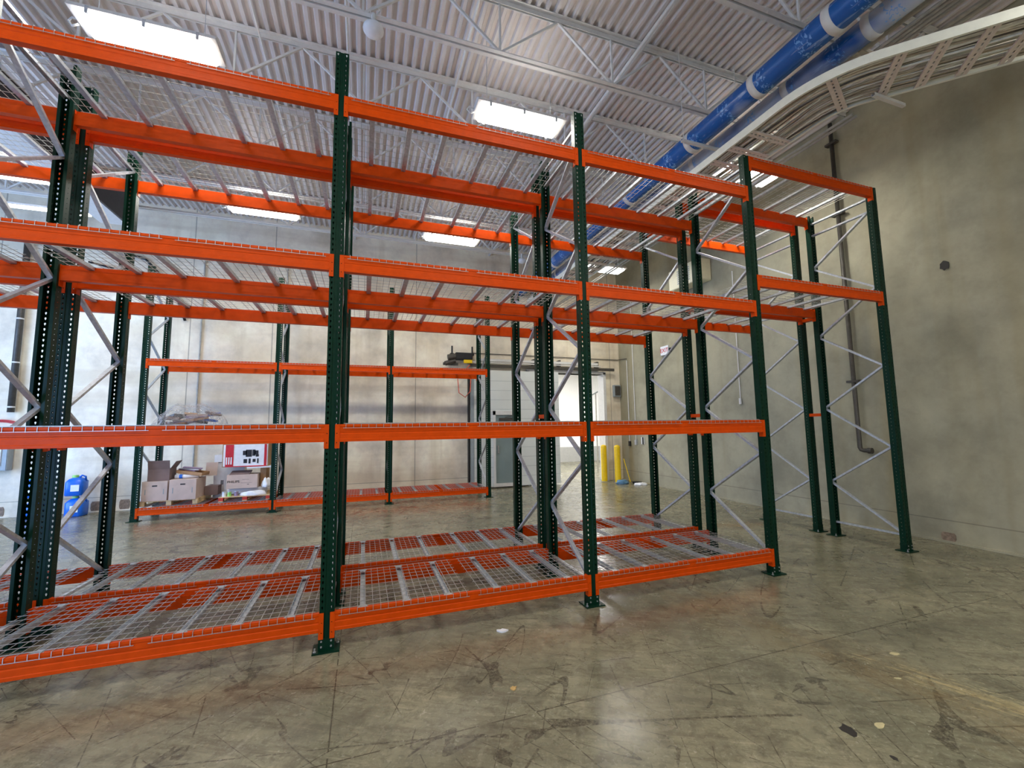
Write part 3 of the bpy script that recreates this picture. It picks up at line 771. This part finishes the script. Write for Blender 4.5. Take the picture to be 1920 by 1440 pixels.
b = B(); box(b, -2.5, 2.55, -.06, 0, 0, .09); ob('track_rail', b, darkpipe, t)
b = B(); box(b, -2.2, 1.9, -.1, -.02, .17, .25); tube(b, [(-2.4, -.08, .13), (2.0, -.08, .13)], .02, 8); ob('track_guard', b, white, t)
for x in (-1.9, -.4, .5, 1.9):
    b = B(); box(b, x-.03, x+.03, -.08, .14, .02, .3); ob('track_bracket', b, darkpipe, t)
t = thing('door_operator', 'black motor unit with yellow tag above the back rack right end', 'door motor', (2.75, YB-.14, 3.72))
b = B(); box(b, -.2, .32, -.16, .02, .12, .34); ob('motor_case', b, dark, t, bevel=.02)
b = B(); tube(b, [(-.5, -.08, .0), (-.2, -.08, .1)], .07, 10); tube(b, [(-.42, -.1, .18), (-.2, -.1, .22)], .09, 12); box(b, -.55, -.1, -.05, 0, -.04, .04); ob('gear_set', b, darkpipe, t)
for x in (-.28, .34):
    b = B(); tube(b, [(x, -.02, .3), (x, -.02, .55)], .025, 8); box(b, x-.05, x+.05, -.05, .14, .28, .33); ob('mount_bracket', b, dark, t)
b = B(); box(b, .05, .3, -.18, -.1, .02, .12); ob('tag', b, yellow, t, bevel=.01)
b = B(); tube(b, [(3.0, YB-.25, 3.7), (2.62, YB-.25, 3.3), (2.66, YB-.25, 2.85), (2.85, YB-.25, 2.72), (3.0, YB-.25, 2.9), (3.03, YB-.25, 3.4)], .014, 8)
ob('power_cable', b, pinkm, smooth=True, label='orange looped cable hanging beside the sliding door edge', category='cable')
t = thing('bollard', 'yellow bollard in front of the corner wall, right of the opening', 'bollard', (7.75, 12.05, 0), 0, 'yellow bollards')
b = B(); tube(b, [(0, 0, 0), (0, 0, 1.14), (0, 0, 1.17), (0, 0, 1.19)], [.095, .095, .08, .04], 20); ob('bollard_sleeve', b, yellow, t, smooth=False)
b = B(); tube(b, [(0, 0, 0), (0, 0, .012)], .13, 20); ob('base_ring', b, grey, t)
t2 = copy_tree(t); t2.location = (7.5, 12.46, 0); t2['label'] = 'yellow bollard farther back, at the right edge of the opening'
# things in the next room
t = thing('pole_stand', 'thin pole with a small crossbar standing in the next room', 'pole', (8.75, 15, 0))
b = B(); tube(b, [(0, 0, 0), (0, 0, 3.1)], .025, 8); ob('pole', b, cond, t)
b = B(); tube(b, [(-.15, 0, 3.05), (.15, 0, 3.2)], .03, 8); tube(b, [(.15, 0, 3.2), (.2, -.05, 3.1)], .05, 8); ob('crossbar', b, grey, t)
# cleaning bits on the floor by the right wall
def lump(name, label, cat, loc, sx, sy, sz, mat, seed, zscale=1):
    random.seed(seed); b = B(); bmesh.ops.create_icosphere(b, subdivisions=3, radius=1)
    for v in b.verts:
        n = 1+.25*math.sin(v.co.x*4+seed)*math.cos(v.co.y*5+seed)+random.uniform(-.08, .08)
        v.co = Vector((v.co.x*sx*n, v.co.y*sy*n, max(0, (v.co.z+.2))*sz*n))
    return ob(name, b, mat, None, loc, smooth=True, label=label, category=cat)
lump('rag', 'crumpled blue rag on the floor at the foot of the front yellow bollard', 'rag', (7.72, 11.75, 0), .2, .14, .1, bluecloth, 3)
lump('cleaning_pad', 'white floor pad lying at the foot of the right wall', 'pad', (8.08, 11.3, 0), .2, .13, .06, paper, 5)
b = B(); tube(b, [(0, 0, 0), (0, 0, .05)], .15, 20); ob('rubber_mat', b, dark, None, (8.18, 11.65, .0), label='black round rubber disc beside the white pad', category='disc')
b = B(); tube(b, [(8.1, 11.9, 0.02), (7.95, 12.0, .75)], .014, 8); ob('broom_handle', b, yellow, label='thin yellow stick leaning behind the front bollard', category='stick')

# ------------------------------------------------------------------ back wall fittings, left part
t = thing('wall_duct_pipe', 'dark vertical pipe on the back wall at the left photo edge', 'pipe', (-7.4, YB-.1, 2.3))
b = B(); tube(b, [(0, 0, 0), (0, 0, 4.3)], .06, 12); ob('pipe_run', b, darkpipe, t, smooth=True)
for z in (.1, 1.1, 2.1, 3.4):
    b = B(); tube(b, [(0, 0, z), (0, 0, z+.03)], .068, 12); ob('pipe_band', b, white, t)
t = thing('electrical_panel', 'grey electrical cabinet on the back wall at the left photo edge', 'electrical panel', (-7.62, YB-.205, 1.03))
b = B(); box(b, -.4, .3, 0, .19, 0, .86); ob('cabinet', b, grey, t, bevel=.01)
b = B(); box(b, -.36, .2, -.02, .0, .1, .82); ob('cabinet_door', b, paper, t)
for x, z0, z1, lb in ((-3.95, .95, 6.6, 'thin grey conduit on the back wall rising above the brown cartons'), (-2.03, .4, 6.6, 'thin grey conduit on the back wall beside the second back rack post')):
    b = B(); tube(b, [(x, YB-.03, z0), (x, YB-.03, z1)], .018, 8); ob('wall_conduit', b, cond, label=lb, category='conduit')
b = B(); tube(b, [(-6.3, YB-.05, 6.35), (-5.2, YB-.05, 6.1), (-4.9, YB-.05, 5.75), (-4.5, YB-.05, 5.2), (-4.3, YB-.05, 4.6)], .03, 8); tube(b, [(-6.3, YB-.05, 5.9), (-5.1, YB-.05, 5.62), (-4.8, YB-.05, 5.5)], .022, 8)
ob('black_hose', b, dark, smooth=True, label='black cable sagging down the back wall behind the left posts', category='cable')
t = thing('box_duct', 'rectangular duct with dark brown side and pale underside, upper left', 'duct', (-5.0, 10.9, 6.2))
b = B(); box(b, -.25, .17, -6, 0, 0, .04); ob('duct_bottom', b, white, t)
b = B(); box(b, .17, .21, -6, 0, 0, .62); box(b, -.25, .21, -.03, 0, .04, .62); ob('duct_side', b, brownm, t)
b = B(); box(b, -.29, -.25, -6, 0, 0, .62); box(b, -.25, .17, -6, 0, .58, .62); ob('duct_shell', b, white, t)
# coil of red cord on the wall
b = B()
for k in range(3): tube(b, [(-7.6+.28*math.cos(a*.35)+k*.02, YB-.05-.015*k, 2.0+.09*math.sin(a*.35)+.02*k) for a in range(19)], .01, 6, False)
ob('cord_coil', b, redp, smooth=True, label='coiled pinkish red cord on the back wall above the electrical cabinet', category='cord')

# ------------------------------------------------------------------ blue jugs
def jug(loc, label, rot=0):
    t = thing('water_jug', label, 'jug', loc, rot, 'blue jugs by the back wall')
    b = B(); prof = [(0, .0, .14, .15), (.02, 0, .16, .165), (.3, 0, .16, .165), (.36, 0, .11, .12), (.39, 0, .06, .06)]
    rings = []
    for z, cx, ry, rx in prof:
        ring = []
        for k in range(20):
            a = 2*math.pi*k/20; c, s = math.cos(a), math.sin(a); e = .45
            ring.append(b.verts.new((rx*math.copysign(abs(c)**e, c), ry*math.copysign(abs(s)**e, s), z)))
        rings.append(ring)
    for p, q in zip(rings, rings[1:]):
        for k in range(20): b.faces.new((p[k], p[(k+1) % 20], q[(k+1) % 20], q[k]))
    b.faces.new(rings[0][::-1]); b.faces.new(rings[-1]); ob('jug_body', b, bluep, t, smooth=True)
    b = B(); tube(b, [(-.03, 0, .38), (-.03, 0, .44)], .055, 14); ob('cap', b, lime, t)
    b = B(); tube(b, [(.03, 0, .38), (.08, 0, .43), (.14, 0, .4), (.155, 0, .3)], .02, 8); ob('handle', b, bluep, t, smooth=True)
    b = B(); box(b, -.04, .1, -.168, -.158, .1, .24); ob('label_sticker', b, paper, t)
jug((-5.96, 12.3, .0), 'lower blue jug on the floor by the back wall, left of the back rack')
jug((-5.99, 12.3, .45), 'upper blue jug with lime cap, stacked on the lower jug', .1)
jug((-6.62, 12.3, .0), 'lower blue jug hidden behind the paired green posts', .1)
jug((-6.72, 12.3, .45), 'upper blue jug peeking out behind the paired green posts', -.1)

# ------------------------------------------------------------------ cartons on the back rack
SH = ZC0+.013
def pallet(cx, cy, w_, d_, z, bm_, label, h=.105):
    t = thing('pallet', label, 'pallet', (cx, cy, z), 0, 'small pallets on the back rack')
    for k in range(5):
        b = B(); y = -d_/2+.05+k*(d_-.1)/4; box(b, -w_/2, w_/2, y-.045, y+.045, h-.018, h); ob('deck_board', b, wood, t)
    for sx in (-1, 0, 1):
        for sy in (-1, 0, 1):
            b = B(); cx_ = sx*(w_/2-.045); cy_ = sy*(d_/2-.05); box(b, cx_-.045, cx_+.045, cy_-.05, cy_+.05, .018, h-.018); ob('spacer_block', b, bm_, t)
    for sx in (-1, 0, 1):
        b = B(); cx_ = sx*(w_/2-.045); box(b, cx_-.045, cx_+.045, -d_/2, d_/2, 0, .018); ob('bottom_board', b, wood, t)
pallet(-3.84, 11.5, 1.02, .9, SH, wood, 'pale wooden pallet under the brown cartons')
pallet(-2.45, 11.5, 1.0, .9, SH, redw, 'wooden pallet with red blocks under the red and white carton stack')
TOP1 = SH+.105
def carton(name, label, cx, cy, z, w_, d_, h, mat, rot=0, open_top=False, flaps=(), hole=True, lid=None):
    t = thing(name, label, 'box', (cx, cy, z), rot, None)
    b = B(); th = .006
    if open_top:
        box(b, -w_/2, w_/2, -d_/2, d_/2, 0, th)
        box(b, -w_/2, w_/2, -d_/2, -d_/2+th, 0, h); box(b, -w_/2, w_/2, d_/2-th, d_/2, 0, h); box(b, -w_/2, -w_/2+th, -d_/2, d_/2, 0, h); box(b, w_/2-th, w_/2, -d_/2, d_/2, 0, h)
    else: box(b, -w_/2, w_/2, -d_/2, d_/2, 0, h)
    ob('carton_body', b, mat, t)
    if hole:
        b = B(); box(b, -.045, .045, -d_/2-.002, -d_/2+.001, h*.74, h*.74+.025); ob('hand_hole', b, blackp, t)
        b = B(); 
        for sx in (-1, 1): box(b, sx*w_*.36-.008, sx*w_*.36+.008, -d_/2-.002, -d_/2+.001, h*.33, h*.6)
        ob('slot_marks', b, grey, t)
    for (side, ang) in flaps:
        b = B(); L = min(w_, d_)*.5
        if side in 'ns':
            s = -1 if side == 's' else 1
            d = Vector((0, s*math.cos(ang), math.sin(ang)))*L; q = [Vector((-w_/2, s*d_/2, h)), Vector((w_/2, s*d_/2, h))]
        else:
            s = -1 if side == 'w' else 1
            d = Vector((s*math.cos(ang), 0, math.sin(ang)))*L; q = [Vector((s*w_/2, -d_/2, h)), Vector((s*w_/2, d_/2, h))]
        nn = d.cross(q[1]-q[0]).normalized()*.004
        v = [b.verts.new(p) for p in (q[0], q[1], q[1]+d, q[0]+d, q[0]+nn, q[1]+nn, q[1]+d+nn, q[0]+d+nn)]
        for f in ((0, 1, 2, 3), (7, 6, 5, 4), (0, 4, 5, 1), (1, 5, 6, 2), (2, 6, 7, 3), (3, 7, 4, 0)): b.faces.new([v[i] for i in f])
        ob('flap', b, mat, t)
    return t
carton('cardboard_box', 'tan carton with hand hole at the left end of the back rack', -4.1, 11.32, TOP1, .44, .55, .40, tan)
carton('cardboard_box', 'tan carton with hand hole next to it, brown side showing', -3.6, 11.32, TOP1, .48, .6, .42, [tan], rot=.0)
carton('cardboard_box', 'grey brown open carton stacked on the left tan carton', -4.08, 11.32, TOP1+.402, .38, .4, .24, mauve, rot=.05, open_top=True, flaps=(('s', 1.35), ('e', 1.0)), hole=False)
carton('cardboard_box', 'dark grey carton behind the tan cartons, sticking out right', -3.22, 11.72, TOP1, .26, .4, .2, mauve, hole=False)
t = carton('cardboard_tray', 'open carton tray of papers tilted on the right tan carton', -3.55, 11.4, TOP1+.50, .5, .36, .07, kraft, rot=-.1, open_top=True, hole=False); t.rotation_euler = (0, R(9), -.1)
t = thing('folded_newspaper', 'rolled printed paper lying on the right tan carton', 'paper', (-3.6, 11.25, TOP1+.422)); b = B(); tube(b, [(-.22, 0, .045), (.2, .02, .045)], .044, 12); ob('paper_roll', b, paper, t, smooth=True)
b = B(); tube(b, [(-.14, .0, .045), (-.08, 0, .045)], .0445, 12, False); ob('blue_band', b, bluep, t)
for k in range(3):
    b = B(); box(b, -.17, .17, -.11, .11, 0, .018); ob('magazine', b, lilac if k != 1 else paper, None, (-3.62+.03*k, 11.42, TOP1+.585+.0185*k), (0, R(9), .2*k-.2), label='%s magazine on the tilted tray of papers' % ('bottom', 'middle white', 'top')[k], category='magazine')
b = B(); box(b, -.12, .12, 0, .006, 0, .3); ob('cardboard_sheet', b, tan, None, (-3.28, 11.66, TOP1+.42), (R(-8), 0, -.1), label='upright pale cardboard flap behind the papers', category='cardboard')
# white carton standing between the two pallets
t = thing('white_carton', 'tall white carton with small black print, between the two pallets', 'box', (-3.06, 11.78, SH)); b = B(); box(b, -.2, .42, 0, .2, 0, .98); ob('carton_body', b, paper, t)
b = B(); box(b, -.12, .04, -.003, 0, .80, .815); box(b, -.14, .06, -.003, 0, .775, .78); box(b, -.05, -.03, -.003, 0, .3, .4); box(b, -.02, 0, -.003, 0, .3, .4); ob('print', b, blackp, t)
# second stack
T2 = SH+.105
t = thing('paper_roll', 'thick white roll lying on the red-blocked pallet', 'roll', (-2.45, 11.35, T2)); b = B(); tube(b, [(-.42, .08, .075), (.36, .08, .075)], .075, 18); ob('roll', b, paper, t, smooth=True)
t = carton('cardboard_box', 'brown carton with dark brand lettering below the grey panel', -2.55, 11.42, T2+.15, .6, .42, .3, tan, rot=.0, hole=False)
text('PHILIPS', .075, blackp, t, (-.17, -.213, .15), (R(90), 0, 0))
b = B(); box(b, .0, .14, -.2125, -.21, .19, .193); box(b, -.02, .2, -.2125, -.21, .12, .123); box(b, .1, .14, -.2125, -.21, .08, .09); ob('print_lines', b, blackp, t)
b = B(); box(b, -.2, .2, -.14, .14, 0, .02); ob('grey_panel', b, mauve, None, (-2.62, 11.38, T2+.47), (R(14), 0, 0), label='flat grey panel lying on the brown lettered carton', category='panel')
t = carton('appliance_carton', 'red and white picture carton on top of the right stack', -2.52, 11.5, T2+.62, .92, .4, .52, kraft, hole=False)
b = B(); box(b, -.44, .44, -.206, -.201, .02, .5); ob('white_front', b, paper, t)
b = B(); box(b, -.4, -.24, -.211, -.206, .02, .5); box(b, .37, .42, -.211, -.206, .02, .5); box(b, -.4, .42, -.2105, -.206, .0, .02); ob('red_stripes', b, redp, t)
b = B()
for k in range(3): box(b, -.385+.045*k, -.36+.045*k, -.2145, -.211, .06, .22)
ob('white_lettering', b, paper, t)
b = B()
for x0, x1, z0, z1 in ((-.06, .02, .26, .36), (.0, .12, .22, .38), (.13, .19, .24, .38), (.17, .25, .27, .36), (.2, .26, .22, .27), (-.04, .03, .08, .17), (.06, .1, .07, .18), (.14, .2, .1, .17), (.23, .26, .07, .18)): box(b, x0, x1, -.2105, -.206, z0, z1)
ob('picture_print', b, blackp, t)
t = carton('cardboard_box', 'brown carton right of the lettered box, under the picture carton', -2.18, 11.62, T2+.15, .12, .38, .42, kraft, hole=False)
b = B(); box(b, -.28, .28, -.15, .15, 0, .03); ob('bubble_sheet', b, paper, None, (-2.2, 11.4, T2+.585), (0, R(-1), 0), label='white foam sheet sticking out right under the picture carton', category='sheet')
for k, (x, m, lb) in enumerate(((-2.86, paper, 'white tin leftmost on the front edge of the red-blocked pallet'), (-2.76, lime, 'pale green tin next to the leftmost white tin'), (-2.63, lilac, 'lilac tin right of the pale green tin'))):
    t = thing('tin_can', lb, 'tin', (x, 11.12, T2), 0, 'tins on the pallet'); b = B(); tube(b, [(0, 0, 0), (0, 0, .095)], .038, 16); ob('tin_body', b, m, t); b = B(); tube(b, [(0, 0, .095), (0, 0, .105)], .04, 16); ob('tin_lid', b, galv, t)
lump('crumpled_wrap', 'crumpled white wrapping on the pallet front right of the tins', 'wrapping', (-2.28, 11.12, T2), .25, .08, .08, paper, 9)
lump('plastic_bag', 'crumpled grey plastic beside the lettered carton', 'plastic bag', (-2.08, 11.3, T2+.15), .09, .12, .16, paper, 12)

# ------------------------------------------------------------------ wrapped bundle on the eye-level deck of the middle row
t = thing('wrapped_bundle', 'clear plastic wrapped bundle on the eye-level shelf left of the foreground post', 'bundle', (-1.88, 5.85, Z1+.012))
random.seed(21)
b = B(); bmesh.ops.create_icosphere(b, subdivisions=4, radius=1)
for v in b.verts:
    c = v.co; n = 1+.06*math.sin(c.x*7+c.y*3)+.05*math.sin(c.y*9-c.x*4)+random.uniform(-.012, .012)
    z = max(0, c.z); v.co = Vector((c.x*.36*(1-.38*z)*n+(.05*z), c.y*.3*n, .235*min(1, z*1.25)**.8*(n if z > .2 else 1)))
ob('plastic_wrap', b, wrapm, t, smooth=True)
cols = [kraft, mauve, paper, lilac, brownm, tan, bluep]
for k in range(16):
    b = B(); box(b, -.09, .09, -.06, .06, -.012, .012)
    ob('wrapped_item', b, cols[k % 7], t, (random.uniform(-.2, .2), random.uniform(-.15, .15), .02+.0085*k), (random.uniform(-.15, .15), random.uniform(-.2, .2), random.uniform(0, 3)))

# ------------------------------------------------------------------ litter on the floor
def scrap(name, label, cat, x, y, w_, d_, mat, seed, rot=0, h=.004):
    random.seed(seed); b = B(); n = 11
    ring = [(w_/2*random.uniform(.55, 1.1)*math.cos(2*math.pi*k/n), d_/2*random.uniform(.55, 1.1)*math.sin(2*math.pi*k/n)) for k in range(n)]
    extrude_profile(b, ring, (0, 0, 0), (0, 0, h), (1, 0, 0), (0, 1, 0)); ob(name, b, mat, None, (x, y, .0005), (0, 0, rot), label=label, category=cat)
scrap('plastic_scrap', 'torn clear plastic scrap on the floor in front of the third bay', 'litter', 1.22, 3.85, .12, .06, paper, 1, -.4, .012)
scrap('dry_leaf', 'small tan leaf on the floor near the centre bottom', 'leaf', 1.03, 3.02, .055, .05, leafm, 2, .4, .006)
scrap('dark_stain', 'dark oily blotch on the floor at lower right', 'stain', 2.77, 1.94, .09, .12, oil, 3, -.5, .0008)
scrap('paper_scrap', 'pale chip on the floor, farthest of the three at right', 'litter', 4.0, 2.39, .1, .045, chalk, 4, -.3)
scrap('paper_scrap', 'small pale chip on the floor, middle of the three at right', 'litter', 3.64, 2.17, .05, .02, chalk, 5, -.5)
scrap('paper_scrap', 'pale rectangular chip on the floor, nearest of the three at right', 'litter', 2.98, 1.9+.0, .09, .05, chalk, 6, .2)
scrap('dark_stain', 'small dark spot on the floor at the bottom edge', 'stain', 2.77, 1.71, .04, .05, oil, 7, 0, .0008)
